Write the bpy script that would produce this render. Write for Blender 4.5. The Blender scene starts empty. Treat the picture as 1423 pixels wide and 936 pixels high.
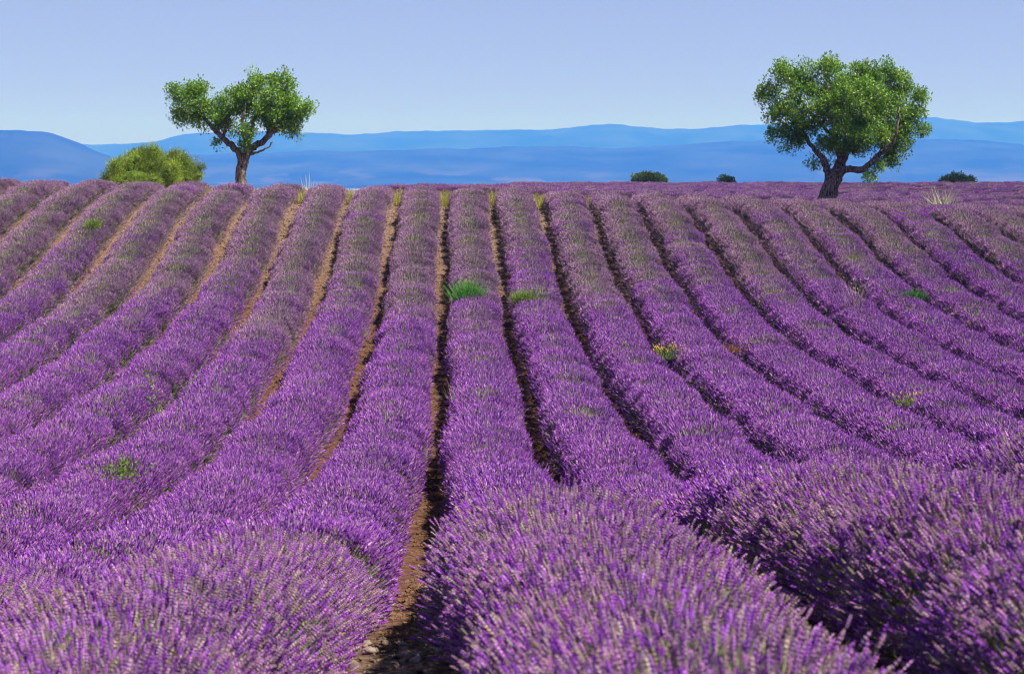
import bpy, math, random
import numpy as np
from mathutils import Vector, Matrix

# ------------------------------------------------------------------ camera
sc = bpy.context.scene
col = sc.collection
ZC = 6.0                      # eye height above datum (lowest ground is about 1)
FPX, CX, CY = 1423 * 70 / 36, 711.5, 468.0
PITCH = math.atan((CY - 245) / FPX)
YAW = math.atan((CX - 627) / FPX)
cam = bpy.data.cameras.new("camera")
cam.lens, cam.sensor_width, cam.clip_start, cam.clip_end = 70, 36, 0.1, 60000
cam.dof.use_dof = True
cam.dof.focus_distance = 42
cam.dof.aperture_fstop = 5.6
camo = bpy.data.objects.new("camera", cam)
camo.location = (0, 0, ZC)
camo.rotation_euler = (math.pi / 2 - PITCH, 0, -YAW)
col.objects.link(camo)
sc.camera = camo

# ------------------------------------------------------------------ world, sun, exposure
SUN_EL = math.radians(58)
SUN_AZ = math.radians(117)    # clockwise from +Y (view direction): high, from the right and a little behind
world = bpy.data.worlds.new("World")
sc.world = world
world.use_nodes = True
wn = world.node_tree
bg = wn.nodes["Background"]
sky = wn.nodes.new("ShaderNodeTexSky")
sky.sky_type = 'NISHITA'
sky.sun_disc = False
sky.sun_elevation = SUN_EL
sky.sun_rotation = SUN_AZ
sky.altitude = 600
sky.air_density = 1.0
sky.dust_density = 0.15
sky.ozone_density = 4.0
tint = wn.nodes.new("ShaderNodeMixRGB")
tint.blend_type = 'MULTIPLY'
tint.inputs[0].default_value = 1
tint.inputs[2].default_value = (2.16, 2.15, 3.02, 1)
gam = wn.nodes.new("ShaderNodeGamma")     # an evenly bright, hazy summer sky
gam.inputs[1].default_value = 0.38
wn.links.new(sky.outputs[0], gam.inputs[0])
wn.links.new(gam.outputs[0], tint.inputs[1])
wn.links.new(tint.outputs[0], bg.inputs[0])
bg.inputs[1].default_value = 0.05
sl = bpy.data.lights.new("sun", 'SUN')
sl.energy, sl.angle, sl.color = 5.0, math.radians(0.53), (1.0, 0.94, 0.86)
so = bpy.data.objects.new("sun", sl)
sdir = Vector((math.sin(SUN_AZ) * math.cos(SUN_EL), math.cos(SUN_AZ) * math.cos(SUN_EL), math.sin(SUN_EL)))
so.rotation_euler = sdir.to_track_quat('Z', 'Y').to_euler()
so.location = sdir * 50
col.objects.link(so)
vs = sc.view_settings
vs.view_transform, vs.look, vs.exposure, vs.gamma = 'Standard', 'None', 1.05, 1
cy = sc.cycles
cy.max_bounces, cy.diffuse_bounces, cy.glossy_bounces = 5, 3, 2
cy.transmission_bounces, cy.volume_bounces, cy.transparent_max_bounces = 3, 1, 4
cy.use_denoising = True
cy.filter_width = 1.15

# ------------------------------------------------------------------ helpers
rng = np.random.default_rng(7)
random.seed(7)
ROT = np.array(camo.rotation_euler.to_matrix())


def ray(px, py):
    d = ROT @ np.array([(px - CX) / FPX, -(py - CY) / FPX, -1.0])
    return d / np.linalg.norm(d)


def at(px, py, Y):
    d = ray(px, py)
    return np.array([0, 0, ZC]) + d * (Y / d[1])


def proj(p):
    q = ROT.T @ (np.asarray(p, float) - np.array([0, 0, ZC]))
    return CX + FPX * q[0] / -q[2], CY - FPX * q[1] / -q[2]


def sstep(a, b, x):
    t = np.clip((np.asarray(x, float) - a) / (b - a), 0, 1)
    return t * t * (3 - 2 * t)


# ground height (m relative to the eye, then + ZC): a hump under the camera, a dip, the slope up, a plateau
_py = np.array([-30, 0, 4, 6, 9, 12, 16, 20, 26, 31, 36, 41, 45, 49, 54, 59, 63, 67, 70.5, 74, 77, 80, 90, 130, 165, 200, 300, 600, 1000, 30000])
_pz = np.array([-2.0, -2.15, -2.2, -2.27, -2.46, -2.82, -3.52, -4.28, -4.88, -5.05, -5.1, -5.05, -4.92, -4.72, -4.35, -3.8, -3.15, -2.38, -1.72, -1.22, -1.14, -1.14, -1.14, -1.14, -1.14, -1.8, -6, -25, -40, -40])
_ty = np.concatenate([np.arange(-30, 200, 0.25), np.geomspace(200, 30000, 200)])
_tz = np.interp(_ty, _py, _pz)
_k = np.exp(-0.5 * (np.arange(-16, 17) / 5.0) ** 2)
_k /= _k.sum()
_n = len(np.arange(-30, 200, 0.25))
_pad = np.concatenate([np.full(16, _tz[0]), _tz[:_n], _tz[_n:_n + 16]])
_tz[:_n] = np.convolve(_pad, _k, 'same')[16:16 + _n]


def gz(X, Y):
    X = np.asarray(X, float)
    Y = np.asarray(Y, float)
    z = np.interp(Y, _ty, _tz)
    near = 1 - sstep(12, 25, Y)
    z = z + np.where(X > 0, 0.11 * np.clip(X, 0, 5), 0.13 * np.clip(X, -4, 0)) * near
    hill = sstep(50, 77, Y) * (1 - sstep(84, 165, Y))
    Xc = np.clip(X, -30, 32)
    hill_r = sstep(28, 60, Y) * (1 - sstep(84, 165, Y))
    z = z + np.where(Xc > 0, -0.032 * Xc * hill_r, -0.019 * Xc * hill)
    # beyond the crest the left side falls away
    z = z - sstep(84, 110, Y) * (1 - sstep(300, 900, Y)) * np.clip(-4 - X, 0, 60) * 0.045
    return z + ZC


def hit(px, py, h=0.6):
    """first point where the pixel's ray meets the ground raised by h"""
    d = ray(px, py)
    Y = np.arange(4, 180, 0.1)
    P = np.array([0, 0, ZC]) + d * (Y / d[1])[:, None]
    b = np.nonzero(P[:, 2] < gz(P[:, 0], P[:, 1]) + h)[0]
    return P[b[0]] if len(b) else P[-1]


def mesh(name, V, F, C=None, smooth=False, mats=(), mi=None):
    """V (n,3), F (m,3 or 4) -> mesh, C (n,3) linear colour per vertex"""
    V = np.asarray(V, np.float32)
    F = np.asarray(F, np.int32)
    me = bpy.data.meshes.new(name)
    m, k = F.shape
    me.vertices.add(len(V))
    me.vertices.foreach_set("co", V.ravel())
    me.loops.add(m * k)
    me.loops.foreach_set("vertex_index", F.ravel())
    me.polygons.add(m)
    me.polygons.foreach_set("loop_start", np.arange(0, m * k, k, dtype=np.int32))
    if smooth:
        me.polygons.foreach_set("use_smooth", np.ones(m, bool))
    else:
        me.polygons.foreach_set("use_smooth", np.zeros(m, bool))
    if C is not None:
        a = me.color_attributes.new("tint", 'FLOAT_COLOR', 'POINT')
        c4 = np.ones((len(V), 4), np.float32)
        c4[:, :3] = C
        a.data.foreach_set("color", c4.ravel())
    for mt in mats:
        me.materials.append(mt)
    if mi is not None:
        me.polygons.foreach_set("material_index", np.asarray(mi, np.int32))
    me.update(calc_edges=True)
    return me


def link(name, me, parent=None, loc=None):
    o = bpy.data.objects.new(name, me)
    col.objects.link(o)
    if parent is not None:
        o.parent = parent
    if loc is not None:
        o.location = [float(v) for v in loc]
    return o


def tag(o, label=None, cat=None, group=None, kind=None):
    if label:
        o["label"] = label
    if cat:
        o["category"] = cat
    if group:
        o["group"] = group
    if kind:
        o["kind"] = kind
    return o


class Acc:
    """collects triangle pieces"""
    def __init__(self):
        self.V, self.F, self.C, self.n = [], [], [], 0

    def add(self, V, F, C):
        V = np.asarray(V, float)
        self.V.append(V)
        self.F.append(np.asarray(F, int) + self.n)
        C = np.asarray(C, float)
        if C.ndim == 1:
            C = np.tile(C, (len(V), 1))
        self.C.append(C)
        self.n += len(V)

    def mesh(self, name, mats, smooth=False):
        return mesh(name, np.concatenate(self.V), np.concatenate(self.F), np.concatenate(self.C), smooth, mats)


def norm(a):
    return a / np.maximum(np.linalg.norm(a, axis=-1, keepdims=True), 1e-9)


def frames(d):
    """orthonormal side vectors for directions d (n,3), spun at random"""
    r = norm(rng.normal(size=d.shape))
    s = norm(np.cross(d, r))
    return s, np.cross(d, s)


def strokes(acc, tmplV, tmplF, org, d, length, width, colors):
    """place a template (z = 0..1 along the stroke, x/y in units of width) n times"""
    n, k = len(org), len(tmplV)
    s, t = frames(d)
    V = (org[:, None, :] + tmplV[None, :, 2:3] * (d * length[:, None])[:, None, :]
         + tmplV[None, :, 0:1] * (s * width[:, None])[:, None, :]
         + tmplV[None, :, 1:2] * (t * width[:, None])[:, None, :])
    F = tmplF[None] + (np.arange(n) * k)[:, None, None]
    if colors.ndim == 2:
        C = np.repeat(colors[:, None, :], k, 1)
    else:
        C = colors
    acc.add(V.reshape(-1, 3), F.reshape(-1, tmplF.shape[1]), C.reshape(-1, 3))


def lathe_tmpl(prof, sides):
    """prof [(z, r)...], first and last may be tips (r = 0)"""
    V, F, rings = [], [], []
    for j, (z, r) in enumerate(prof):
        if r == 0:
            rings.append([len(V)])
            V.append((0, 0, z))
        else:
            ids = []
            for i in range(sides):
                a = 2 * math.pi * (i + 0.5 * (j % 2)) / sides
                ids.append(len(V))
                V.append((r * math.cos(a), r * math.sin(a), z))
            rings.append(ids)
    for a, b in zip(rings[:-1], rings[1:]):
        for i in range(sides):
            j = (i + 1) % sides
            if len(a) == 1:
                F.append((a[0], b[i], b[j]))
            elif len(b) == 1:
                F.append((a[i], b[0], a[j]))
            else:
                F.append((a[i], b[i], a[j]))
                F.append((a[j], b[i], b[j]))
    return np.array(V, float), np.array(F, int)


HEAD_FAR = lathe_tmpl([(0, 0), (0.45, 0.5), (1, 0)], 3)
HEAD_MID = lathe_tmpl([(0, 0), (0.2, 0.45), (0.42, 0.36), (0.6, 0.5), (1, 0)], 3)
HEAD_NEAR = lathe_tmpl([(0, 0), (0.07, 0.42), (0.17, 0.14), (0.30, 0.50), (0.42, 0.26), (0.54, 0.55), (0.66, 0.28), (0.78, 0.46), (0.88, 0.24), (1, 0)], 4)
BLADE = (np.array([(-.5, 0, 0), (.5, 0, 0), (0.15, 0.2, 0.6), (0, 0.5, 1)], float), np.array([(0, 1, 2), (0, 2, 3)]))
SLIVER = (np.array([(-.5, 0, 0), (.5, 0, 0), (0, 0, 1)], float), np.array([(0, 1, 2)]))
LEAF = (np.array([(0, 0, 0), (.5, .12, .45), (0, 0, 1), (-.5, .12, .45)], float), np.array([(0, 1, 2), (0, 2, 3)]))


def tube(pts, rad, sides=8, rough=0.0):
    pts = np.asarray(pts, float)
    n = len(pts)
    T = norm(np.gradient(pts, axis=0))
    up = np.array([0.31, 0.87, 0.2])
    V = []
    for i in range(n):
        s = norm(np.cross(T[i], up))
        t = np.cross(T[i], s)
        a = np.arange(sides) * 2 * np.pi / sides
        r = rad[i] * (1 + rough * rng.normal(size=sides))
        V.append(pts[i] + r[:, None] * (np.cos(a)[:, None] * s + np.sin(a)[:, None] * t))
    V = np.concatenate(V + [pts[:1], pts[-1:]])
    F = []
    for i in range(n - 1):
        for j in range(sides):
            a, b = i * sides + j, i * sides + (j + 1) % sides
            c, d = a + sides, b + sides
            F += [(a, b, c), (b, d, c)]
    for j in range(sides):
        k = (j + 1) % sides
        F.append((n * sides, k, j))
        F.append((n * sides + 1, (n - 1) * sides + j, (n - 1) * sides + k))
    return V, np.array(F)


def smooth_line(pts, m):
    """resample a polyline (k,4: xyz+radius) through a Catmull-Rom curve"""
    P = np.asarray(pts, float)
    Q = np.concatenate([2 * P[:1] - P[1:2], P, 2 * P[-1:] - P[-2:-1]])
    out = []
    for i in range(1, len(Q) - 2):
        for t in np.arange(m) / m:
            a, b, c, d = Q[i - 1:i + 3]
            out.append(0.5 * (2 * b + (c - a) * t + (2 * a - 5 * b + 4 * c - d) * t * t + (3 * b - a - 3 * c + d) * t ** 3))
    out.append(P[-1])
    return np.array(out)


# ------------------------------------------------------------------ materials
def new_mat(name):
    m = bpy.data.materials.new(name)
    m.use_nodes = True
    nt = m.node_tree
    for n in list(nt.nodes):
        nt.nodes.remove(n)
    out = nt.nodes.new("ShaderNodeOutputMaterial")
    return m, nt, out


def N(nt, typ, **kw):
    n = nt.nodes.new(typ)
    for k, v in kw.items():
        setattr(n, k, v)
    return n


def plant_mat(name, transl=0.25, var=0.25, hue=0.02, gloss=0.0, val=0.74):
    """per-vertex plant colour, per-object variation, some light through the leaf"""
    m, nt, out = new_mat(name)
    at_ = N(nt, "ShaderNodeAttribute", attribute_name="tint")
    oi = N(nt, "ShaderNodeObjectInfo")
    hs = N(nt, "ShaderNodeHueSaturation")
    mr = N(nt, "ShaderNodeMapRange")
    mr.inputs[3].default_value, mr.inputs[4].default_value = val * (1 - var), val * (1 + var)
    nt.links.new(oi.outputs["Random"], mr.inputs[0])
    m2 = N(nt, "ShaderNodeMath", operation='MULTIPLY_ADD')
    m2.inputs[1].default_value, m2.inputs[2].default_value = 2 * hue, 0.5 - hue
    w = N(nt, "ShaderNodeMath", operation='PINGPONG')
    w.inputs[1].default_value = 0.137
    nt.links.new(oi.outputs["Random"], w.inputs[0])
    w2 = N(nt, "ShaderNodeMath", operation='MULTIPLY')
    w2.inputs[1].default_value = 1 / 0.137
    nt.links.new(w.outputs[0], w2.inputs[0])
    nt.links.new(w2.outputs[0], m2.inputs[0])
    nt.links.new(m2.outputs[0], hs.inputs["Hue"])
    nt.links.new(mr.outputs[0], hs.inputs["Value"])
    nt.links.new(at_.outputs["Color"], hs.inputs["Color"])
    df = N(nt, "ShaderNodeBsdfDiffuse")
    tr = N(nt, "ShaderNodeBsdfTranslucent")
    mx = N(nt, "ShaderNodeMixShader")
    mx.inputs[0].default_value = transl
    nt.links.new(hs.outputs[0], df.inputs[0])
    nt.links.new(hs.outputs[0], tr.inputs[0])
    nt.links.new(df.outputs[0], mx.inputs[1])
    nt.links.new(tr.outputs[0], mx.inputs[2])
    last = mx
    if gloss:
        gl = N(nt, "ShaderNodeBsdfGlossy")
        gl.inputs["Roughness"].default_value = 0.45
        m3 = N(nt, "ShaderNodeMixShader")
        m3.inputs[0].default_value = gloss
        nt.links.new(mx.outputs[0], m3.inputs[1])
        nt.links.new(gl.outputs[0], m3.inputs[2])
        last = m3
    nt.links.new(last.outputs[0], out.inputs[0])
    return m


M_LAV = plant_mat("lavender", 0.1, 0.06, 0.005, val=0.77)
M_WEED = plant_mat("weed", 0.3, 0.1, 0.0)
M_LEAF = plant_mat("tree_leaf", 0.45, 0.05, 0.0, gloss=0.04, val=0.86)
M_NEEDLE = plant_mat("needle", 0.3, 0.05, 0.0, val=0.9)


def bark_mat():
    m, nt, out = new_mat("bark")
    tc = N(nt, "ShaderNodeTexCoord")
    mp = N(nt, "ShaderNodeMapping")
    mp.inputs["Scale"].default_value = (9, 9, 2.2)
    nz = N(nt, "ShaderNodeTexNoise")
    nz.inputs["Scale"].default_value, nz.inputs["Detail"].default_value = 2.4, 8
    cr = N(nt, "ShaderNodeValToRGB")
    cr.color_ramp.elements[0].position, cr.color_ramp.elements[0].color = 0.35, (0.045, 0.032, 0.024, 1)
    cr.color_ramp.elements[1].position, cr.color_ramp.elements[1].color = 0.68, (0.32, 0.25, 0.20, 1)
    bp = N(nt, "ShaderNodeBump")
    bp.inputs["Strength"].default_value, bp.inputs["Distance"].default_value = 0.9, 0.06
    df = N(nt, "ShaderNodeBsdfDiffuse")
    L = nt.links.new
    L(tc.outputs["Object"], mp.inputs[0]); L(mp.outputs[0], nz.inputs[0]); L(nz.outputs[0], cr.inputs[0])
    L(cr.outputs[0], df.inputs[0]); L(nz.outputs[0], bp.inputs["Height"]); L(bp.outputs[0], df.inputs["Normal"])
    L(df.outputs[0], out.inputs[0])
    return m


M_BARK = bark_mat()


def soil_mat():
    """red earth in the dip, paler and stonier up the slope and on the hump; dry grassland far off"""
    m, nt, out = new_mat("soil")
    L = nt.links.new
    ge = N(nt, "ShaderNodeNewGeometry")
    sx = N(nt, "ShaderNodeSeparateXYZ")
    L(ge.outputs["Position"], sx.inputs[0])
    n1 = N(nt, "ShaderNodeTexNoise")
    n1.inputs["Scale"].default_value, n1.inputs["Detail"].default_value = 9, 10
    n2 = N(nt, "ShaderNodeTexNoise")
    n2.inputs["Scale"].default_value, n2.inputs["Detail"].default_value = 0.35, 4
    L(ge.outputs["Position"], n1.inputs[0]); L(ge.outputs["Position"], n2.inputs[0])
    y2 = N(nt, "ShaderNodeMath", operation='MULTIPLY_ADD')
    y2.inputs[1].default_value = 8
    L(n2.outputs[0], y2.inputs[0]); L(sx.outputs["Y"], y2.inputs[2])
    cr = N(nt, "ShaderNodeValToRGB")
    mr = N(nt, "ShaderNodeMapRange")
    mr.inputs[1].default_value, mr.inputs[2].default_value = 4, 104
    L(y2.outputs[0], mr.inputs[0])
    e = cr.color_ramp.elements
    e[0].position, e[0].color = 0.08, (0.21, 0.155, 0.125, 1)
    e[1].position, e[1].color = 0.16, (0.155, 0.082, 0.054, 1)
    for p, c in ((0.55, (0.15, 0.078, 0.05, 1)), (0.68, (0.225, 0.145, 0.105, 1)), (0.8, (0.26, 0.185, 0.135, 1)), (1.0, (0.34, 0.28, 0.14, 1))):
        k = e.new(p)
        k.color = c
    L(mr.outputs[0], cr.inputs[0])
    far = N(nt, "ShaderNodeMapRange")
    far.inputs[1].default_value, far.inputs[2].default_value = 180, 420
    L(sx.outputs["Y"], far.inputs[0])
    v = N(nt, "ShaderNodeTexVoronoi")
    v.inputs["Scale"].default_value = 0.0035
    L(ge.outputs["Position"], v.inputs[0])
    fr = N(nt, "ShaderNodeValToRGB")
    fr.color_ramp.elements[0].color = (0.09, 0.13, 0.05, 1)
    fr.color_ramp.elements[1].color = (0.33, 0.28, 0.13, 1)
    L(v.outputs["Color"], fr.inputs[0])
    mx = N(nt, "ShaderNodeMixRGB")
    L(far.outputs[0], mx.inputs[0]); L(cr.outputs[0], mx.inputs[1]); L(fr.outputs[0], mx.inputs[2])
    mul = N(nt, "ShaderNodeMixRGB", blend_type='MULTIPLY')
    mul.inputs[0].default_value = 1
    c2 = N(nt, "ShaderNodeValToRGB")
    c2.color_ramp.elements[0].position, c2.color_ramp.elements[0].color = 0.3, (0.33, 0.31, 0.30, 1)
    c2.color_ramp.elements[1].position, c2.color_ramp.elements[1].color = 0.68, (0.95, 0.95, 0.95, 1)
    L(n1.outputs[0], c2.inputs[0]); L(mx.outputs[0], mul.inputs[1]); L(c2.outputs[0], mul.inputs[2])
    bp = N(nt, "ShaderNodeBump")
    bp.inputs["Strength"].default_value, bp.inputs["Distance"].default_value = 1.0, 0.12
    L(n1.outputs[0], bp.inputs["Height"])
    df = N(nt, "ShaderNodeBsdfDiffuse")
    L(mul.outputs[0], df.inputs[0]); L(bp.outputs[0], df.inputs["Normal"]); L(df.outputs[0], out.inputs[0])
    return m


M_SOIL = soil_mat()


def stone_mat():
    m, nt, out = new_mat("stone")
    L = nt.links.new
    at_ = N(nt, "ShaderNodeAttribute", attribute_name="tint")
    oi = N(nt, "ShaderNodeObjectInfo")
    ge = N(nt, "ShaderNodeNewGeometry")
    nz = N(nt, "ShaderNodeTexNoise")
    nz.inputs["Scale"].default_value, nz.inputs["Detail"].default_value = 30, 6
    L(ge.outputs["Position"], nz.inputs[0])
    ad = N(nt, "ShaderNodeMath", operation='ADD')
    L(nz.outputs[0], ad.inputs[0]); L(oi.outputs["Random"], ad.inputs[1])
    mr = N(nt, "ShaderNodeMapRange")
    mr.inputs[1].default_value, mr.inputs[2].default_value = 0.3, 1.7
    mr.inputs[3].default_value, mr.inputs[4].default_value = 0.45, 1.0
    L(ad.outputs[0], mr.inputs[0])
    vm = N(nt, "ShaderNodeVectorMath", operation='SCALE')
    L(at_.outputs["Color"], vm.inputs[0]); L(mr.outputs[0], vm.inputs["Scale"])
    bp = N(nt, "ShaderNodeBump")
    bp.inputs["Strength"].default_value, bp.inputs["Distance"].default_value = 0.5, 0.01
    L(nz.outputs[0], bp.inputs["Height"])
    df = N(nt, "ShaderNodeBsdfDiffuse")
    L(vm.outputs[0], df.inputs[0]); L(bp.outputs[0], df.inputs["Normal"]); L(df.outputs[0], out.inputs[0])
    return m


M_STONE = stone_mat()


def hill_mat():
    m, nt, out = new_mat("wooded_hill")
    L = nt.links.new
    ge = N(nt, "ShaderNodeNewGeometry")
    n1 = N(nt, "ShaderNodeTexNoise")
    n1.inputs["Scale"].default_value, n1.inputs["Detail"].default_value = 0.0028, 10
    L(ge.outputs["Position"], n1.inputs[0])
    cr = N(nt, "ShaderNodeValToRGB")
    e = cr.color_ramp.elements
    e[0].position, e[0].color = 0.35, (0.010, 0.03, 0.022, 1)
    e[1].position, e[1].color = 0.75, (0.035, 0.055, 0.045, 1)
    L(n1.outputs[0], cr.inputs[0])
    # pale fields on the low ground
    sx = N(nt, "ShaderNodeSeparateXYZ")
    L(ge.outputs["Position"], sx.inputs[0])
    lo = N(nt, "ShaderNodeMapRange")
    lo.inputs[1].default_value, lo.inputs[2].default_value = 70, -20
    L(sx.outputs["Z"], lo.inputs[0])
    mp = N(nt, "ShaderNodeMapping")
    mp.inputs["Scale"].default_value = (1, 0.35, 6)
    L(ge.outputs["Position"], mp.inputs[0])
    n2 = N(nt, "ShaderNodeTexNoise")
    n2.inputs["Scale"].default_value, n2.inputs["Detail"].default_value = 0.004, 5
    L(mp.outputs[0], n2.inputs[0])
    th = N(nt, "ShaderNodeMapRange")
    th.inputs[1].default_value, th.inputs[2].default_value = 0.54, 0.62
    L(n2.outputs[0], th.inputs[0])
    mu = N(nt, "ShaderNodeMath", operation='MULTIPLY')
    L(lo.outputs[0], mu.inputs[0]); L(th.outputs[0], mu.inputs[1])
    mx = N(nt, "ShaderNodeMixRGB")
    mx.inputs[2].default_value = (0.06, 0.065, 0.05, 1)
    L(mu.outputs[0], mx.inputs[0]); L(cr.outputs[0], mx.inputs[1])
    df = N(nt, "ShaderNodeBsdfDiffuse")
    L(mx.outputs[0], df.inputs[0]); L(df.outputs[0], out.inputs[0])
    return m


M_HILL = hill_mat()

# ------------------------------------------------------------------ ground sheet
SP = 1.8                       # row spacing
GAP0 = -0.25                   # the gap the camera looks along


def row_x(i):                  # row 1 is the first on the right of that gap
    return GAP0 + SP * (i - 0.5)


xs = np.concatenate([-np.geomspace(9000, 30, 26)[:-1], np.arange(-30, 36, 0.3), np.geomspace(36, 9000, 26)])
ys = np.concatenate([-np.geomspace(1500, 6, 14)[:-1], np.arange(-6, 100, 0.3), np.geomspace(100, 19000, 70)])
GX, GY = np.meshgrid(xs, ys)
GZ = gz(GX, GY)
infield = (1 - sstep(80, 86, GY)) * (1 - sstep(26, 34, np.abs(GX)))
GZ = GZ - 0.05 * infield * np.cos(2 * np.pi * (GX - GAP0) / SP)
GZ = GZ + infield * 0.018 * rng.normal(size=GZ.shape)
nx, ny = len(xs), len(ys)
idx = np.arange(nx * ny).reshape(ny, nx)
GF = np.stack([idx[:-1, :-1], idx[:-1, 1:], idx[1:, 1:], idx[1:, :-1]], -1).reshape(-1, 4)
ground = link("ground", mesh("ground", np.stack([GX, GY, GZ], -1).reshape(-1, 3), GF, smooth=True, mats=[M_SOIL]))
tag(ground, "red-brown stony earth of the field between the lavender rows", kind="structure")


def soil_z(X, Y):
    return gz(X, Y) - 0.05 * (1 - sstep(80, 86, Y)) * np.cos(2 * np.pi * (X - GAP0) / SP)


# ------------------------------------------------------------------ far hills
def hills(name, prof, D, depth, label, seed):
    r = np.random.default_rng(seed)
    px = np.linspace(-700, 2150, 700)
    P = np.array(prof, float)
    py = np.interp(px, P[:, 0], P[:, 1])
    k = np.exp(-0.5 * (np.arange(-6, 7) / 2.0) ** 2)
    k /= k.sum()
    py = np.convolve(np.pad(py, 6, 'edge'), k, 'valid')
    for f_, a_ in ((0.05, .7), (0.11, .5), (0.23, .35), (0.4, .25)):
        py = py + a_ * np.sin(f_ * px + r.uniform(0, 6.3)) * np.sin(0.31 * f_ * px + r.uniform(0, 6.3))
    top = np.array([at(a, b, D) for a, b in zip(px, py)])
    m = 26
    V = np.zeros((m, len(px), 3))
    ph = r.uniform(0, 6.3, 12)
    fq = r.uniform(0.004, 0.03, 12)
    for j in range(m):
        t = j / (m - 1) * 2 - 1            # -1 front foot, 0 crest, 1 back foot
        f = (math.cos(math.pi * t) + 1) / 2
        f = f ** 0.8
        rav = sum(math.sin(1.7 * q + 3 * t * (1 + q % 1)) * np.sin(fq[q] * px * (1 + 0.3 * t) + ph[q] + 4 * t) for q in range(12)) / 12
        z = (-46 + ZC) + (top[:, 2] - (-46 + ZC)) * f * (1 + 0.35 * rav * (1 - f))
        V[j, :, 0] = top[:, 0] * (1 + t * depth / D * 0.6)
        V[j, :, 1] = D + t * depth + 250 * rav
        V[j, :, 2] = z
    ii = np.arange(m * len(px)).reshape(m, len(px))
    F = np.stack([ii[:-1, :-1], ii[:-1, 1:], ii[1:, 1:], ii[1:, :-1]], -1).reshape(-1, 4)
    o = link(name, mesh(name, V.reshape(-1, 3), F, smooth=True, mats=[M_HILL]))
    return tag(o, label, kind="structure")


hills("mountain_ridge", [(-700, 196), (-200, 199), (120, 201), (156, 201), (204, 198), (228, 193), (253, 187), (330, 183), (437, 185), (480, 187), (520, 186), (560, 182), (650, 182), (720, 180), (760, 181), (800, 176), (850, 173), (890, 176), (930, 180), (980, 178), (1060, 173), (1130, 173), (1220, 170), (1270, 164), (1295, 162), (1330, 167), (1350, 170), (1390, 171), (1423, 169), (1600, 165), (1800, 178), (2150, 185)],
      15000, 2600, "long pale blue mountain ridge on the skyline", 3)
hills("wooded_hill", [(-700, 226), (0, 226), (150, 224), (250, 216), (437, 210), (500, 211), (560, 207), (650, 207), (720, 203), (780, 203), (850, 207), (900, 203), (980, 199), (1040, 196), (1100, 195), (1240, 197), (1300, 193), (1330, 194), (1380, 197), (1423, 201), (1600, 208), (2150, 215)],
      10000, 2200, "deeper blue hill range in front of the pale ridge", 5)
hills("blunt_mountain", [(-700, 196), (-400, 186), (-100, 180), (0, 181), (30, 181), (70, 184), (88, 189), (110, 198), (130, 209), (160, 221), (200, 236), (240, 246), (300, 255), (2150, 256)],
      7600, 1500, "blunt flat-topped blue mountain ending in a steep shoulder", 9)

# ------------------------------------------------------------------ lavender bushes
PURPLE = np.array([(0.325, 0.080, 0.54), (0.41, 0.125, 0.61), (0.50, 0.19, 0.66), (0.25, 0.055, 0.46), (0.57, 0.27, 0.60)])
FADED = np.array([(0.46, 0.30, 0.36), (0.41, 0.25, 0.36), (0.47, 0.39, 0.30), (0.37, 0.20, 0.37), (0.44, 0.27, 0.42)])
STEM = np.array([(0.24, 0.27, 0.12), (0.30, 0.30, 0.15), (0.18, 0.23, 0.10), (0.34, 0.32, 0.18)])
LEAFG = np.array([(0.10, 0.16, 0.07), (0.14, 0.20, 0.10), (0.08, 0.13, 0.06), (0.16, 0.21, 0.08)])
BUSH_R, BUSH_H, BUSH_L = 0.70, 0.84, 0.68      # half width, height, half length along the row


def pick(pal, n, j=0.12):
    return pal[rng.integers(0, len(pal), n)] * (1 + j * rng.normal(size=(n, 1))) * (1 + 0.05 * rng.normal(size=(n, 3)))


def dome(n, lump, thin=0.4):
    """n points on the surface of one plant of the hedge (row along y) with outward stem directions"""
    a = rng.uniform(-2.05, 2.05, n)
    a = np.where((np.abs(a) > 1.3) & (rng.uniform(size=n) < thin), a * 0.45, a)     # fewer spikes under the flanks
    v = rng.uniform(-1, 1, n)
    k = 1 + 0.025 * np.sin(3 * a + lump[0] + 2 * v) + 0.03 * np.sin(5 * a - lump[1] + 4 * v) + 0.03 * np.sin(2 * a + lump[2] - 3 * v)
    k = k * (1 - 0.03 * np.abs(v) ** 2.5)
    c, s = np.cos(a), np.sin(a)
    cz = np.sign(c) * np.abs(c) ** 0.85
    sx = np.sign(s) * np.abs(s) ** 0.9
    P = np.stack([BUSH_R * sx * k, BUSH_L * v, 0.34 + np.where(cz > 0, BUSH_H - 0.34, 0.40) * cz * k], -1)
    D = norm(np.stack([P[:, 0], 0.35 * P[:, 1], P[:, 2] + 0.02], -1))
    return P, D, np.abs(a), v


def core(acc, scale):
    V, F = lathe_tmpl([(0, 0.5), (0.3, 1.0), (0.6, 0.9), (0.85, 0.5), (1, 0)], 9)
    V = V * np.array([BUSH_R * scale, BUSH_L * 1.15, BUSH_H * scale])
    acc.add(V, F, np.array([0.07, 0.09, 0.04]))


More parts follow.
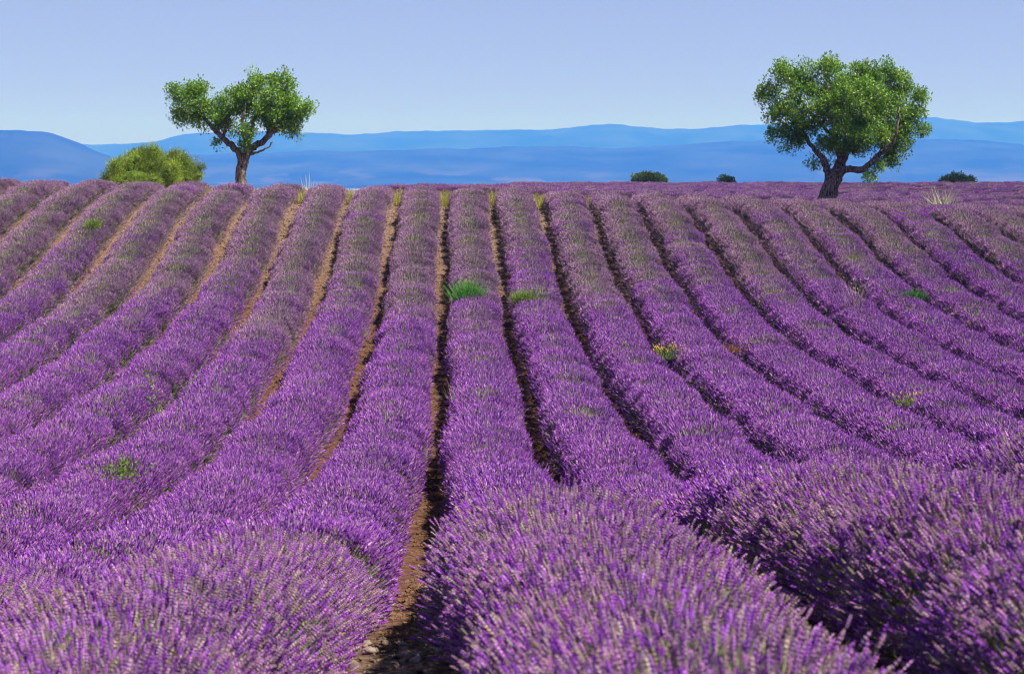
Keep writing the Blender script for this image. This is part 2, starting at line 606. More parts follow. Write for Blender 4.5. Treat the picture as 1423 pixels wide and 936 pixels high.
def make_bush(level, fade, green, seed):
    global rng
    rng = np.random.default_rng(seed)
    lump = rng.uniform(0, 6.3, 3)
    n = {0: 4800, 1: 3600, 2: 2500}[level]
    fl, fo = Acc(), Acc()
    P, D, th, ph = dome(n, lump, 0.15 if level == 0 else 0.8)
    D = norm(D + 0.16 * rng.normal(size=D.shape) + np.array([0, 0, 0.10]))
    # bare green patch near the crown of the plant
    off = rng.uniform(-0.35, 0.35, 2)
    gd = np.hypot(P[:, 0] / BUSH_R - off[0], P[:, 1] / BUSH_L - off[1]) + 0.9 * (P[:, 2] < 0.5)
    pr = rng.uniform(0.4, 0.7)
    bare = rng.uniform(size=n) < green * np.exp(-(gd / pr) ** 2) + 0.06
    P = P + D * (rng.normal(0, 0.030, n) + np.where(rng.uniform(size=n) < 0.04, rng.uniform(0.03, 0.1, n), 0))[:, None]
    f = ~bare
    Pf, Df, nf = P[f], D[f], f.sum()
    fd = rng.uniform(size=nf) < fade
    C = np.where(fd[:, None], pick(FADED, nf), pick(PURPLE, nf))
    C = np.clip(C * rng.uniform(0.55, 1.15, (nf, 1)), 0.01, 0.9)
    if level == 0:
        hl, hw, T = rng.uniform(0.035, 0.075, nf), rng.uniform(0.010, 0.0155, nf), HEAD_NEAR
        # calyx (darker violet) and open corolla (paler) alternate along the head
        k = len(T[0])
        wh = 0.72 + 0.55 * (np.abs(T[0][:, :2]).sum(1) > 0.45)
        Cc = C[:, None, :] * wh[None, :, None] * rng.uniform(0.85, 1.15, (nf, k, 1))
    elif level == 1:
        hl, hw, T = rng.uniform(0.045, 0.085, nf), rng.uniform(0.012, 0.018, nf), HEAD_MID
        Cc = C
    else:
        hl, hw, T = rng.uniform(0.05, 0.09, nf), rng.uniform(0.014, 0.021, nf), HEAD_FAR
        Cc = C
    strokes(fl, T[0], T[1], Pf - Df * hl[:, None], Df, hl, hw, Cc)
    # stems below the heads
    slen = rng.uniform(0.14, 0.26, nf)
    q = slice(None) if level < 2 else slice(0, nf, 2)
    sw = np.full(nf, {0: 0.0032, 1: 0.005, 2: 0.008}[level])
    strokes(fo, *SLIVER, (Pf - Df * (hl * 0.8)[:, None])[q], -Df[q], slen[q], sw[q], pick(STEM, nf)[q])
    if level == 0:
        strokes(fo, *SLIVER, Pf - Df * (hl * 0.8)[:, None] - Df * slen[:, None], Df, slen, sw, pick(STEM, nf))
    # bare stems
    nb = bare.sum()
    strokes(fo, *BLADE, P[bare] - D[bare] * 0.2, norm(D[bare] + 0.1 * rng.normal(size=(nb, 3))), rng.uniform(0.12, 0.22, nb),
            np.full(nb, {0: 0.007, 1: 0.011, 2: 0.015}[level]), np.where(rng.uniform(size=(nb, 1)) < 0.65, pick(STEM, nb) * 1.5, pick(LEAFG, nb) * 1.8))
    # leaves inside and low on the flanks
    nl = {0: 2200, 1: 900, 2: 420}[level]
    P2, D2, th2, _ = dome(nl, lump)
    D2 = norm(D2 + 0.35 * rng.normal(size=D2.shape) + np.array([0, 0, 0.25]))
    strokes(fo, *BLADE, P2 * rng.uniform(0.62, 0.84, (nl, 1)), D2, rng.uniform(0.05, 0.12, nl),
            np.full(nl, {0: 0.006, 1: 0.012, 2: 0.018}[level]), pick(LEAFG, nl))
    core(fo, 0.70)
    if level == 0:
        return fo.mesh("bush_foliage", [M_LAV]), fl.mesh("flower_spikes", [M_LAV])
    fo.V += fl.V
    fo.F += [a + fo.n for a in fl.F]
    fo.C += fl.C
    return fo.mesh("bush", [M_LAV]), None


NEAR = [make_bush(0, 0.42, g, 100 + i) for i, g in enumerate((0.4, 0.55, 0.25, 0.5))]
MID = [make_bush(1, 0.04, g, 200 + i) for i, g in enumerate((0.45, 0.7, 0.2, 0.55, 0.8, 0.3))]
LUSH = [make_bush(2, 0.05, g, 300 + i) for i, g in enumerate((0.5, 0.85, 0.25, 0.7, 0.95, 0.4, 0.3, 0.8))]
SEMI = [make_bush(2, 0.38, g, 340 + i) for i, g in enumerate((0.55, 0.9, 0.35, 0.7, 0.98, 0.45, 0.4, 0.85))]
DULL = [make_bush(2, 0.74, g, 400 + i) for i, g in enumerate((0.6, 0.95, 0.45, 0.75, 0.98, 0.55, 0.5, 0.85))]
rng = np.random.default_rng(77)


def add_bush(row, x, y, lush, scale=1.0, base=(0, 0, 0), turn=0):
    d = math.hypot(x, y)
    if d < 14:
        me, fl = random.choice(NEAR)
    elif d < 33:
        me, fl = random.choice(MID)
    else:
        q = lush + random.gauss(0, 0.12)
        me, fl = random.choice(LUSH if q > 0.62 else SEMI if q > 0.3 else DULL)
    o = bpy.data.objects.new("bush", me)
    col.objects.link(o)
    o.parent = row
    z = float(gz(x, y))
    o.location = (x - base[0], y - base[1], z - base[2] - 0.02)
    s = scale * (1 + 0.035 * math.sin(0.9 * y + 5 * x) + 0.025 * math.sin(2.1 * y + 3 * x)) * random.uniform(0.985, 1.015)
    o.scale = (s, s, s * random.uniform(0.97, 1.03) * (1 - 0.16 * float(sstep(58, 72, y)) + 0.10 * float(sstep(14, 24, y) * (1 - sstep(50, 62, y))) - 0.06 * float(1 - sstep(10, 15, y))))
    o.rotation_euler = (0 if turn else math.atan(float(gz(x, y + 0.5) - gz(x, y - 0.5))), random.gauss(0, 0.04), turn + random.choice((0, math.pi)) + random.gauss(0, 0.06))
    if abs(o.rotation_euler.z) > 2 and not turn:
        o.rotation_euler.x *= -1
    if fl is not None:
        c = bpy.data.objects.new("flower_spikes", fl)
        col.objects.link(c)
        c.parent = o
        c["kind"] = "stuff"


ORD = {1: "first", 2: "second", 3: "third", 4: "fourth", 5: "fifth", 6: "sixth", 7: "seventh", 8: "eighth", 9: "ninth", 10: "tenth", 11: "eleventh", 12: "twelfth", 13: "thirteenth", 14: "fourteenth"}
ROW_LABEL = {1: "lavender row with a bright green weed tuft growing on its crown",
             2: "lavender row with the paler yellow-green weed tuft on its crown"}
for i in range(-11, 15):
    if i in ROW_LABEL:
        lab = ROW_LABEL[i]
    elif i < 1:
        lab = "lavender row, %s from the bright green tuft's row, towards the heart-shaped tree" % ORD[1 - i]
    else:
        lab = "lavender row, %s from the pale green tuft's row, towards the round-crowned tree" % ORD[i - 2]
    X0 = row_x(i)
    spots = []
    y = 1.5 + random.uniform(0, 0.5)
    ph = random.uniform(0, 6.3)
    while y < 79.3 + (1.2 if i > 4 else 0):
        x = X0 + 0.05 * math.sin(y * 0.35 + ph) + random.gauss(0, 0.03)
        if i in (0, 1):            # the strip the camera looks along is trodden a little wider below the hump
            x += (0.03 if i else -0.14) * float(1 - sstep(20, 34, y))
        u, v = proj((x, y, float(gz(x, y)) + 0.5))
        if -330 < u < 1423 + 330 or y < 18 and abs(x) < 8.5:
            spots.append((x, y))
        y += random.uniform(0.84, 1.02)
    base = (X0, spots[0][1], float(gz(X0, spots[0][1])))
    row = tag(link("lavender_row", None, loc=base), lab, "lavender row", "rows of lavender running up the slope")
    for x, y in spots:
        lush = 1 - float(sstep(42, 66, y + 3 * math.sin(i * 2.3) - max(0, x) * 0.7)) + 0.22 * math.sin(0.41 * y + 1.9 * i) * math.sin(0.17 * y - 2.7 * i)
        add_bush(row, x, y, lush, 1.0, base)

# the field on the plateau: rows run across
for k, yr in enumerate(np.concatenate([np.arange(92, 128, 2.4), np.arange(129, 166, 4.2)])):
    xl = -3 + 0.4 * k - 0.0 * yr
    xr = 0.34 * yr + 8
    base = ((xl + xr) / 2, float(yr), float(gz((xl + xr) / 2, yr)))
    row = tag(link("lavender_row", None, loc=base), "lavender row running crosswise on the flat field beyond the slope", "lavender row", "rows crossing the far plateau")
    x = xl
    while x < xr:
        add_bush(row, x, float(yr) + random.gauss(0, 0.1), 0.45, random.uniform(0.85, 1.05), base, math.pi / 2)
        x += random.uniform(0.85, 1.05)

# ------------------------------------------------------------------ stones and clods on the bare strips
def rock(seed, sides=6):
    r = np.random.default_rng(seed)
    V, F = lathe_tmpl([(0, 0), (0.12, 0.38), (0.45, 0.5), (0.8, 0.36), (1, 0)], sides)
    V = V * (1 + 0.16 * r.normal(size=V.shape))
    V[:, 2] -= 0.4
    return V, F


STC = np.array([(0.27, 0.215, 0.185), (0.22, 0.165, 0.135), (0.31, 0.26, 0.23), (0.20, 0.15, 0.125), (0.26, 0.18, 0.135)])
rocks = []
for s in range(10):
    V, F = rock(s)
    rocks.append(mesh("stone", V, F, np.tile(STC[s % 5], (len(V), 1)), True, [M_STONE]))
ns = 0
for _ in range(2000):
    y = random.uniform(5.5, 13.5)
    x = GAP0 + random.gauss(0, 0.22)
    if abs(x - GAP0) > 0.5 or ns >= 290:
        continue
    s = random.uniform(0.03, 0.085) * (1.2 if random.random() < 0.15 else 1)
    o = link("stone", rocks[ns % 10], ground, (x, y, float(soil_z(x, y)) + s * 0.12))
    o.scale = (s * random.uniform(0.9, 1.5), s * random.uniform(0.8, 1.3), s * random.uniform(0.45, 0.8))
    o.rotation_euler = (random.gauss(0, 0.25), random.gauss(0, 0.25), random.uniform(0, 6.28))
    ns += 1

acc = Acc()
tm = [rock(50 + s, 4) for s in range(6)]
CL = [np.array((0.22, 0.115, 0.075)), np.array((0.32, 0.23, 0.17)), np.array((0.27, 0.21, 0.17))]
ncl = 0
for g in range(-9, 10):
    cx = GAP0 + SP * g
    dens = 2600 if abs(g) < 7 else 500
    yy = rng.uniform(12, 84, dens if g else 5200)
    if g == 0:
        yy[:2800] = rng.uniform(5, 22, 2800)
    xx = cx + rng.normal(0, 0.15, len(yy))
    ss = rng.uniform(0.018, 0.065, len(yy)) * np.where(yy < 16, 0.6, 1) * np.where(yy > 45, 1.25, 1)
    zz = soil_z(xx, yy) + ss * 0.1
    q = np.clip(sstep(46, 68, yy) + 1 - sstep(11, 15, yy) + 0.25 * rng.normal(size=len(yy)), 0, 1)
    for x, y, z, s, w in zip(xx, yy, zz, ss, q):
        V, F = tm[ncl % 6]
        a = random.uniform(0, 6.28)
        c_, s_ = math.cos(a), math.sin(a)
        V = V * (s * 1.3, s, s * 0.75)
        V = np.stack([V[:, 0] * c_ - V[:, 1] * s_ + x, V[:, 0] * s_ + V[:, 1] * c_ + y, V[:, 2] + z], -1)
        acc.add(V, F, (CL[0] * (1 - w) + CL[1 if y > 30 else 2] * w) * random.uniform(0.7, 1.2))
        ncl += 1
o = link("soil_clods", acc.mesh("soil_clods", [M_STONE]), ground)
tag(o, kind="stuff")

# ------------------------------------------------------------------ trees
def leaf_cloud(acc, centres, sizes, per, size, pal, up=0.3, flat=1.0, tmpl=LEAF, wr=0.5, out=None, tight=1.0, tones=None):
    n = len(centres) * per
    c = np.repeat(centres, per, 0)
    s = np.repeat(sizes, per)[:, None]
    off = rng.normal(size=(n, 3))
    off *= np.minimum(1, 1.7 / np.linalg.norm(off, axis=1, keepdims=True))
    off = off * s * np.array([1, 1, flat]) * tight
    d = norm(rng.normal(size=(n, 3)) + np.array([0, 0, up]) + 0.9 * norm(off))
    if out is not None:
        d = norm(d * 0.55 + np.repeat(out, per, 0))
    tone = np.repeat(rng.uniform(0.78, 1.2, (len(centres), 1)), per, 0)
    if tones is not None:
        tone = tone * np.repeat(tones, per)[:, None]
    L = rng.uniform(0.7, 1.3, n) * size
    strokes(acc, *tmpl, c + off, d, L, L * wr, pick(pal, n) * tone)


GREEN = np.array([(0.16, 0.34, 0.02), (0.23, 0.42, 0.022), (0.11, 0.25, 0.02), (0.33, 0.48, 0.03), (0.13, 0.30, 0.035)])


def make_tree(name, label, group, base, basepx, ppm, trunk, limbs, blobs, ncl, per, leaf, seed):
    global rng
    rng = np.random.default_rng(seed)
    root = tag(link(name, None, loc=base), label, "tree", group)

    def loc(l):
        return np.array([((a - basepx[0]) / ppm, dy, (basepx[1] - b) / ppm, w / ppm / 2) for a, b, dy, w in l])

    nodes, nrad = [], []
    P = smooth_line(loc(trunk), 6)
    V, F = tube(P[:, :3], P[:, 3], 14, 0.07)
    link("trunk", mesh("trunk", V, F, smooth=True, mats=[M_BARK]), root)
    for l in limbs:
        P = smooth_line(loc(l), 5)
        P[1:-1, :3] += rng.normal(0, 0.02, (len(P) - 2, 3))
        V, F = tube(P[:, :3], P[:, 3], 9, 0.08)
        link("limb", mesh("limb", V, F, smooth=True, mats=[M_BARK]), root)
        nodes += [p for p in P[len(P) // 4:, :3]]
    # foliage clusters inside the lobes, joined to the limbs by twigs
    w = np.array([b[2] * b[3] for b in blobs], float)
    pts = []
    for b, k in zip(blobs, np.maximum(1, np.round(ncl * w / w.sum())).astype(int)):
        u = norm(rng.normal(size=(k, 3))) * rng.uniform(0.25, 1, (k, 1)) ** 0.45
        dep = (b[2] + b[3]) / 2 / ppm
        c = np.array([(b[0] - basepx[0]) / ppm, b[4] if len(b) > 4 else 0, (basepx[1] - b[1]) / ppm])
        pts.append(c + u * np.array([b[2] / ppm, dep * 1.05, b[3] / ppm]))
    pts = np.concatenate(pts)
    nodes = np.array(nodes)
    order = np.argsort([np.min(np.linalg.norm(nodes - p, axis=1)) for p in pts])
    tw = Acc()
    for k in order:
        p = pts[k]
        dd = np.linalg.norm(nodes - p, axis=1) + 0.6 * np.maximum(0, nodes[:, 2] - p[2] + 0.05)
        q = nodes[np.argmin(dd)]
        L = np.linalg.norm(p - q)
        m1 = q + (p - q) * 0.35 + rng.normal(0, 0.06, 3) * L + np.array([0, 0, -0.06 * L])
        m2 = q + (p - q) * 0.7 + rng.normal(0, 0.06, 3) * L
        r0 = min(0.034, 0.012 + 0.016 * L)
        V, F = tube(np.array([q, m1, m2, p]), [r0, r0 * 0.75, r0 * 0.5, r0 * 0.3], 4)
        tw.add(V, F, (0.2, 0.15, 0.1))
        nodes = np.concatenate([nodes, [m1, m2, p]])
    link("twigs", tw.mesh("twigs", [M_BARK], True), root)["kind"] = "stuff"
    lc = Acc()
    leaf_cloud(lc, pts, rng.uniform(0.09, 0.2, len(pts)), per, leaf, GREEN)
    link("crown", lc.mesh("crown", [M_LEAF]), root)["kind"] = "stuff"
    return root


def stand(px, Y):
    x = at(px, 260, Y)[0]
    return np.array([x, Y, float(gz(x, Y)) - 0.05])


# heart-shaped tree
DL = 83.0
bL = stand(337, DL)
pL = proj(bL)
make_tree("almond_tree", "small almond tree with a forked heart-shaped crown behind the row ends", "almond trees on the field edge",
          bL, pL, FPX / DL,
          [(pL[0], pL[1] + 2, 0, 22), (336, 258, 0, 16), (335, 240, 0, 14.5), (338, 226, 0, 15), (341, 214, 0, 15)],
          [[(338, 222, 0, 11), (325, 205, -.1, 9), (308, 190, -.1, 7), (295, 175, 0, 5.5), (280, 160, .1, 4), (265, 148, .1, 2.5)],
           [(342, 218, 0, 11), (352, 205, .1, 9.5), (365, 198, .1, 8.5), (375, 188, 0, 7.5), (392, 178, 0, 5.5), (405, 163, 0, 3)],
           [(341, 218, 0, 8), (345, 195, .3, 6), (350, 175, .4, 5), (362, 150, .3, 4), (372, 128, .2, 2.5)],
           [(341, 218, 0, 7), (343, 196, -.4, 5.5), (340, 170, -.6, 4.5), (347, 145, -.6, 3)],
           [(346, 216, 0, 4), (362, 211, -.2, 3), (374, 205, -.3, 2.4), (381, 197, -.3, 1.5)],
           [(312, 193, 0, 5), (318, 170, -.2, 4), (325, 150, -.1, 2.5)],
           [(371, 192, 0, 5), (378, 165, .4, 4), (385, 140, .3, 3), (392, 120, .2, 2)]],
          [(266, 146, 27, 25, .1), (291, 163, 22, 18), (254, 128, 15, 11), (254, 164, 13, 9), (280, 127, 13, 10), (367, 140, 42, 30), (360, 109, 10, 10), (393, 116, 17, 13),
           (417, 150, 20, 17), (403, 176, 14, 9), (325, 146, 22, 18), (342, 186, 13, 14, -.5), (316, 168, 17, 14), (339, 203, 6, 8, -.4), (302, 199, 6, 4), (385, 160, 30, 24, .3), (340, 134, 17, 12), (305, 200, 3, 3), (412, 184, 7, 5)],
          470, 66, 0.105, 21)
# round tree
DR = 80.5
bR = stand(1152, DR)
pR = proj(bR)
make_tree("almond_tree", "larger almond tree with a broad rounded crown and leaning stout trunk", "almond trees on the field edge",
          bR, pR, FPX / DR,
          [(pR[0] - 3, pR[1] + 2, 0, 38), (1150, 279, 0, 29), (1153, 262, 0, 23), (1158, 248, 0, 23), (1162, 238, 0, 21)],
          [[(1154, 248, 0, 13), (1149, 238, 0, 10.5), (1142, 222, -.1, 9), (1132, 210, -.1, 7), (1121, 195, 0, 5.5), (1111, 175, .1, 4), (1100, 150, .1, 2.5)],
           [(1160, 244, 0, 18), (1167, 230, .1, 16), (1171, 218, .1, 14), (1172, 205, .2, 10), (1178, 185, .3, 8), (1186, 160, .4, 6), (1195, 125, .3, 3)],
           [(1164, 240, 0, 13), (1176, 235, -.2, 10), (1192, 236, -.4, 9), (1208, 226, -.5, 8), (1222, 208, -.5, 6.5), (1234, 190, -.4, 5), (1247, 165, -.2, 3)],
           [(1169, 226, 0, 10), (1160, 205, -.5, 8), (1152, 180, -.8, 6), (1146, 150, -.8, 4.5), (1142, 115, -.6, 2.5)],
           [(1172, 210, .1, 8), (1190, 190, .8, 6.5), (1205, 160, 1.1, 5), (1216, 125, 1.0, 3)],
           [(1216, 215, -.5, 6), (1228, 205, -1.0, 4.5), (1236, 185, -1.2, 3), (1240, 150, -1.1, 2)],
           [(1172, 214, .1, 8), (1165, 190, 1.0, 6), (1140, 165, 1.3, 4.5), (1115, 135, 1.1, 3)]],
          [(1087, 105, 18, 15), (1080, 90, 5, 5), (1110, 111, 18, 16, .5), (1113, 92, 6, 6), (1145, 101, 22, 16, -.3), (1150, 87, 6, 5), (1192, 105, 20, 16, .3), (1186, 90, 5, 5), (1205, 92, 6, 6), (1226, 107, 20, 17), (1232, 91, 5, 5), (1249, 117, 19, 16), (1068, 129, 17, 13), (1053, 133, 7, 5), (1278, 137, 13, 11),
           (1276, 178, 13, 7), (1083, 183, 16, 13), (1120, 150, 40, 34), (1182, 145, 48, 38, -.7), (1182, 140, 44, 36, .9), (1233, 158, 36, 32), (1073, 160, 14, 12), (1104, 199, 10, 7), (1129, 226, 8, 5),
           (1245, 208, 18, 12), (1230, 219, 12, 9), (1203, 244, 9, 7, -.6), (1167, 190, 26, 20, -1.0), (1204, 188, 26, 22, -.9), (1148, 200, 15, 12, -.4), (1150, 222, 5, 4), (1215, 232, 7, 6, -.6), (1268, 155, 16, 12), (1252, 190, 18, 14), (1240, 222, 9, 7), (1094, 207, 8, 6), (1112, 182, 18, 14), (1186, 205, 14, 10, -.8), (1262, 172, 12, 9)],
          1050, 66, 0.105, 22)


# ------------------------------------------------------------------ shrubs
def make_shrub(name, label, group, Y, px, blobs, n, per, leaf, pal, seed, fine=True, stems=True):
    """blobs in pixels: (x, y, rx, ry)"""
    global rng
    rng = np.random.default_rng(seed)
    base = stand(px, Y)
    ppm = FPX / Y
    bx, by = proj(base)
    root = tag(link(name, None, loc=base), label, "shrub", group)
    if fine:
        sub = []
        for b in blobs:
            for _ in range(9):
                a = rng.uniform(0, 2 * math.pi)
                r = rng.uniform(0.5, 0.95)
                f = rng.uniform(0.26, 0.42)
                sub.append((b[0] + b[2] * r * math.cos(a), b[1] - b[3] * r * math.sin(a), b[2] * f, b[3] * f * 1.15,
                            (b[4] if len(b) > 4 else 0) - math.sqrt(max(0.02, 1 - r * r)) * (b[2] + b[3]) / 2 / ppm * rng.choice((1, 1, -1))))
        blobs = list(blobs) + sub
    w = np.array([b[2] * b[3] for b in blobs], float)
    C, O, T, cores = [], [], [], Acc()
    for b, k in zip(blobs, np.maximum(6, np.round(n * w / w.sum())).astype(int)):
        u = norm(rng.normal(size=(k, 3)))
        sc_ = np.array([b[2], (b[2] + b[3]) / 2, b[3]]) / ppm
        c = np.array([(b[0] - bx) / ppm, b[4] if len(b) > 4 else 0, (by - b[1]) / ppm])
        lump = 1 + 0.10 * np.sin(5 * u[:, :1] + 7 * u[:, 2:]) + 0.07 * rng.normal(size=(k, 1))
        C.append(c + u * sc_ * lump * rng.uniform(0.72, 1, (k, 1)))
        O.append(u)
        T.append(np.full(k, rng.uniform(0.6, 1.45)))
        V, F = lathe_tmpl([(-1, 0), (-.6, .75), (0, 1), (.6, .75), (1, 0)], 8)
        cores.add(V * sc_ * 0.62 + c, F, pal[0] * 0.8)
    C, O, T = np.concatenate(C), np.concatenate(O), np.concatenate(T)
    keep = C[:, 2] > 0.05
    C, O, T = C[keep], O[keep], T[keep]
    leaf_cloud(cores, C, rng.uniform(0.6, 1.2, len(C)) * leaf * 1.1, per, leaf, pal, up=0.5, tmpl=BLADE if fine else LEAF,
               wr=0.16 if fine else 0.6, out=norm(O + np.array([0, 0, 0.5])), tones=T)
    link("crown", cores.mesh("crown", [M_NEEDLE]), root)["kind"] = "stuff"
    if stems:
        st = Acc()
        for b in blobs[:5]:
            c = np.array([(b[0] - bx) / ppm, 0, (by - b[1]) / ppm])
            V, F = tube(np.array([(rng.normal(0, .1), 0, -0.1), c * (0.5, 1, 0.4), c]), [0.08, 0.05, 0.02], 6)
            st.add(V, F, (0.2, 0.15, 0.1))
        link("trunk", st.mesh("trunk", [M_BARK], True), root)
    return root


PINE = np.array([(0.10, 0.16, 0.02), (0.17, 0.22, 0.025), (0.07, 0.12, 0.02), (0.24, 0.27, 0.035), (0.12, 0.17, 0.025)])
DARK = np.array([(0.05, 0.09, 0.03), (0.07, 0.12, 0.035), (0.04, 0.07, 0.03)])
OAK = np.array([(0.09, 0.14, 0.03), (0.12, 0.17, 0.04), (0.06, 0.10, 0.03)])
make_shrub("pine_shrub", "large bushy yellow-green pine shrub left of the heart-shaped tree", "pine shrubs on the crest", 94, 200,
           [(205, 225, 22, 20), (175, 236, 20, 16), (160, 246, 14, 12), (224, 238, 22, 18), (192, 246, 34, 16, -.6), (235, 250, 14, 12), (190, 224, 14, 14, .5), (214, 215, 10, 9)],
           1700, 26, 0.12, PINE * 1.75, 31)
make_shrub("pine_shrub", "smaller rounded pine shrub tucked against the large one", "pine shrubs on the crest", 97, 256,
           [(250, 230, 18, 18), (265, 238, 16, 16), (255, 246, 25, 14, -.3), (244, 222, 10, 10)], 860, 26, 0.11, PINE * 1.5, 32)
make_shrub("oak_shrub", "low wide green shrub alone beyond the plateau field", None, 176, 902,
           [(889, 252, 9, 7), (903, 251, 14, 7), (914, 253, 9, 6)], 260, 26, 0.2, OAK, 33, fine=False)
make_shrub("oak_shrub", "tiny dark rounded shrub on the plateau skyline", None, 185, 1010,
           [(1006, 253, 5, 4), (1012, 254, 5, 4)], 90, 24, 0.2, DARK, 34, fine=False)
make_shrub("oak_shrub", "dark flat-topped shrub on the skyline past the round tree", None, 185, 1330,
           [(1317, 253, 9, 4), (1330, 250, 12, 5), (1343, 252, 9, 4), (1330, 254, 22, 4)], 260, 26, 0.2, DARK, 35, fine=False)


# ------------------------------------------------------------------ weeds and dry grasses
def tuft(name, label, cat, group, p, n, h, spread, pal, width=0.012, lean=0.5, seeds=None, leafy=0, seed=1, head=0.0):
    """a bunch of blades; leafy adds small leaves along them; head adds flower dots"""
    global rng
    rng = np.random.default_rng(seed)
    a = Acc()
    o = np.concatenate([rng.normal(0, spread, (n, 2)), np.zeros((n, 1))], 1)
    d = norm(np.concatenate([rng.normal(0, lean, (n, 2)) + o[:, :2] / max(spread, .01) * 0.3, np.ones((n, 1))], 1))
    L = rng.uniform(0.55, 1.1, n) * h
    strokes(a, *BLADE, o, d, L, np.full(n, width), pick(pal, n))
    if leafy:
        k = rng.integers(0, n, leafy)
        t = rng.uniform(0.25, 1, leafy)
        p2 = o[k] + d[k] * (L[k] * t)[:, None]
        strokes(a, *LEAF, p2, norm(d[k] + rng.normal(0, .9, (leafy, 3))), rng.uniform(0.04, 0.09, leafy), rng.uniform(0.015, 0.035, leafy), pick(pal, leafy))
    if head:
        k = rng.integers(0, n, int(n * head))
        p2 = o[k] + d[k] * (L[k] * rng.uniform(.85, 1.0, len(k)))[:, None]
        strokes(a, *HEAD_FAR, p2, d[k], rng.uniform(0.03, 0.07, len(k)), rng.uniform(0.025, 0.05, len(k)), pick(seeds, len(k)))
    ob = link(name, a.mesh(name, [M_WEED]), loc=p)
    return tag(ob, label, cat, group)


BRIGHT = np.array([(0.10, 0.30, 0.04), (0.14, 0.36, 0.06), (0.07, 0.22, 0.03)])
LIME = np.array([(0.22, 0.34, 0.05), (0.28, 0.40, 0.06), (0.16, 0.28, 0.05)])
STRAW = np.array([(0.55, 0.45, 0.20), (0.62, 0.52, 0.26), (0.46, 0.38, 0.15)])
PALE = np.array([(0.72, 0.66, 0.52), (0.66, 0.58, 0.42)])
YGRASS = np.array([(0.46, 0.42, 0.09), (0.38, 0.38, 0.08), (0.52, 0.46, 0.16)])
OLIVE = np.array([(0.17, 0.24, 0.05), (0.22, 0.27, 0.07), (0.12, 0.18, 0.04)])
RUST = np.array([(0.42, 0.16, 0.08), (0.36, 0.18, 0.10), (0.45, 0.22, 0.12)])
YELLOW = np.array([(0.75, 0.58, 0.06), (0.7, 0.6, 0.12)])


def on(px, py, h=0.84):
    p = hit(px, py, h)
    return (p[0], p[1], p[2] - 0.14)


tuft("weed_tuft", "bright green bushy weed tuft growing out of a lavender row", "weed", None, on(650, 410), 700, 0.60, 0.16, BRIGHT * 1.3, 0.02, 0.18, leafy=500, seed=1)
tuft("weed_tuft", "paler yellow-green weed tuft beside the bright green one", "weed", None, on(727, 413), 360, 0.42, 0.13, LIME * .9, 0.02, 0.22, leafy=250, seed=2)
tuft("leafy_weed", "lime green leafy weed with upright shoots near the foreground lavender", "weed", None, on(165, 662), 60, 0.4, 0.1, LIME, 0.012, 0.25, leafy=420, seed=3)
tuft("weed_stalk", "tall thin pale green weed stalk sticking up from lavender", "weed", None, on(231, 584), 4, 1.0, 0.02, LIME * 1.2, 0.02, 0.06, leafy=110, seed=4)
tuft("flowering_weed", "weed with pale yellow flower heads on the lavender row", "weed", "yellow-flowered weeds", on(927, 490), 90, 0.34, 0.14, OLIVE * 1.4, 0.012, 0.3, YELLOW, 60, 5, 0.9)
tuft("flowering_weed", "weed with golden yellow flowers in a gap next to a rusty patch", "weed", "yellow-flowered weeds", on(986, 492, .35), 80, 0.36, 0.12, OLIVE, 0.012, 0.3, YELLOW, 90, 6, 0.9)
tuft("dry_tuft", "rust-red dried tuft in the lavender beside golden flowers", "dry weed", None, on(1016, 481), 160, 0.25, 0.13, RUST, 0.014, 0.35, seed=7)
tuft("dry_bush", "pale dry branching weed standing up from a lavender row", "dry weed", None, on(1190, 412), 46, 0.75, 0.1, PALE * .8, 0.013, 0.22, PALE, 60, 8, 0.6)
tuft("weed_tuft", "dark grass-green weed tuft on a lavender row towards the round tree", "weed", None, on(1270, 410), 420, 0.36, 0.14, BRIGHT * .8, 0.018, 0.4, leafy=120, seed=9)
tuft("weed_tuft", "lime green weed on a lavender row below the pine shrubs", "weed", None, on(131, 311), 260, 0.36, 0.14, LIME, 0.02, 0.3, leafy=160, seed=10)
tuft("weed_tuft", "small blue-green weed on the lavender beside the central strip", "weed", None, on(556, 517), 90, 0.25, 0.12, BRIGHT * .7, 0.016, 0.4, leafy=60, seed=11)
tuft("weed_tuft", "tiny green weed on the tuft row above the foreground mound", "weed", None, on(681, 696), 16, 0.2, 0.03, BRIGHT, 0.012, 0.3, leafy=60, seed=12)
tuft("weed_tuft", "green weed growing in the bare strip between two rows", "weed", None, on(712, 545, 0.15), 60, 0.35, 0.1, BRIGHT * .6, 0.014, 0.4, leafy=160, seed=13)
tuft("dry_bush", "thin white dried weed stems beside the central strip", "dry weed", None, on(632, 545), 24, 0.42, 0.12, PALE, 0.009, 0.3, seed=14)
tuft("weed_tuft", "small yellowish weed on lavender nearest the dark foreground mound", "weed", None, on(1260, 553), 70, 0.26, 0.1, LIME, 0.014, 0.4, YELLOW, 40, 15, 0.5)
tuft("weed_tuft", "small green weed at the pebbly end of the central strip", "weed", None, on(592, 845, 0.06), 30, 0.1, 0.05, BRIGHT * .4, 0.006, 0.6, leafy=50, seed=16)
tuft("dry_bush", "bushy cream dry grass clump past the round tree's trunk", "dry grass", None, on(1310, 279), 70, 0.85, 0.2, PALE, 0.035, 0.4, STRAW, 0, 17, 0.4)
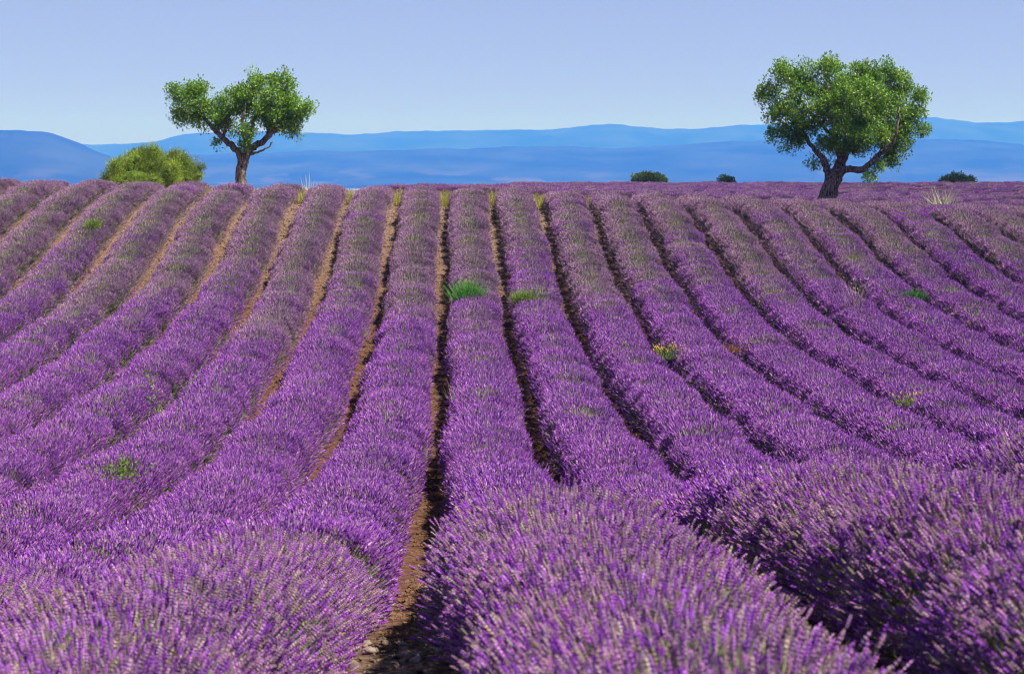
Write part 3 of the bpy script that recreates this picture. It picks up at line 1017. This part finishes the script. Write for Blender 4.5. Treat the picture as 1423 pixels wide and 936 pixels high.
# yellow grass closing the bare strips at the crest
for g in range(-5, 4):
    x = GAP0 + SP * g
    for k in range(2):
        xx, yy = x + random.uniform(-.08, .08), 77.4 + 1.3 * k
        tuft("grass_tuft", "yellow-green grass tuft closing a bare strip at the crest", "grass", "yellow grass at the strip ends",
             (xx, yy, float(gz(xx, yy)) - .03), 320, 0.62, 0.17, YGRASS * 1.35, 0.022, 0.25, STRAW, 0, 40 + g * 2 + k, 0.3)
for j, (px, h) in enumerate(((428, 1.25), (434, 1.0), (452, 0.85), (518, 0.75), (553, 0.6))):
    p = stand(px, 81.5)
    tuft("feather_grass", "white feathery dry grass stems on the crest beyond the heart-shaped tree", "dry grass", "feathery grass stems on the crest",
         p, 22, h, 0.08, PALE * 1.25, 0.055, 0.16, PALE, 0, 80 + j)
# green plants along the edge of the far field
for j in range(26):
    px = 705 + j * 29 + random.uniform(-10, 10)
    if 1130 < px < 1175:
        continue
    p = stand(px, random.uniform(82.5, 84.5))
    s = random.choice((0.6, 0.75, 0.9))
    tuft("field_weed", "olive green weed on the verge between the slope and the far field", "weed", "weeds along the field verge",
         p, 160, s, 0.35, OLIVE if j % 3 else YGRASS, 0.024, 0.5, leafy=80, seed=120 + j)

# ------------------------------------------------------------------ haze
hb = [(-9600, -1700, -46 + ZC - 6), (9600, 19400, 540)]
V = [(hb[i][0], hb[j][1], hb[k][2]) for k in (0, 1) for j in (0, 1) for i in (0, 1)]
F = [(0, 2, 3, 1), (4, 5, 7, 6), (0, 1, 5, 4), (2, 6, 7, 3), (0, 4, 6, 2), (1, 3, 7, 5)]
m, nt, out = new_mat("haze")
pv = N(nt, "ShaderNodeVolumePrincipled")
pv.inputs["Color"].default_value = (0.019, 0.080, 0.60, 1)
pv.inputs["Absorption Color"].default_value = (1, 1, 0.55, 1)
pv.inputs["Density"].default_value = 3.1e-4
pv.inputs["Anisotropy"].default_value = 0.0
nt.links.new(pv.outputs[0], out.inputs["Volume"])
tag(link("haze", mesh("haze", V, F, mats=[m])), "thin blue summer haze over the far hills", kind="stuff")
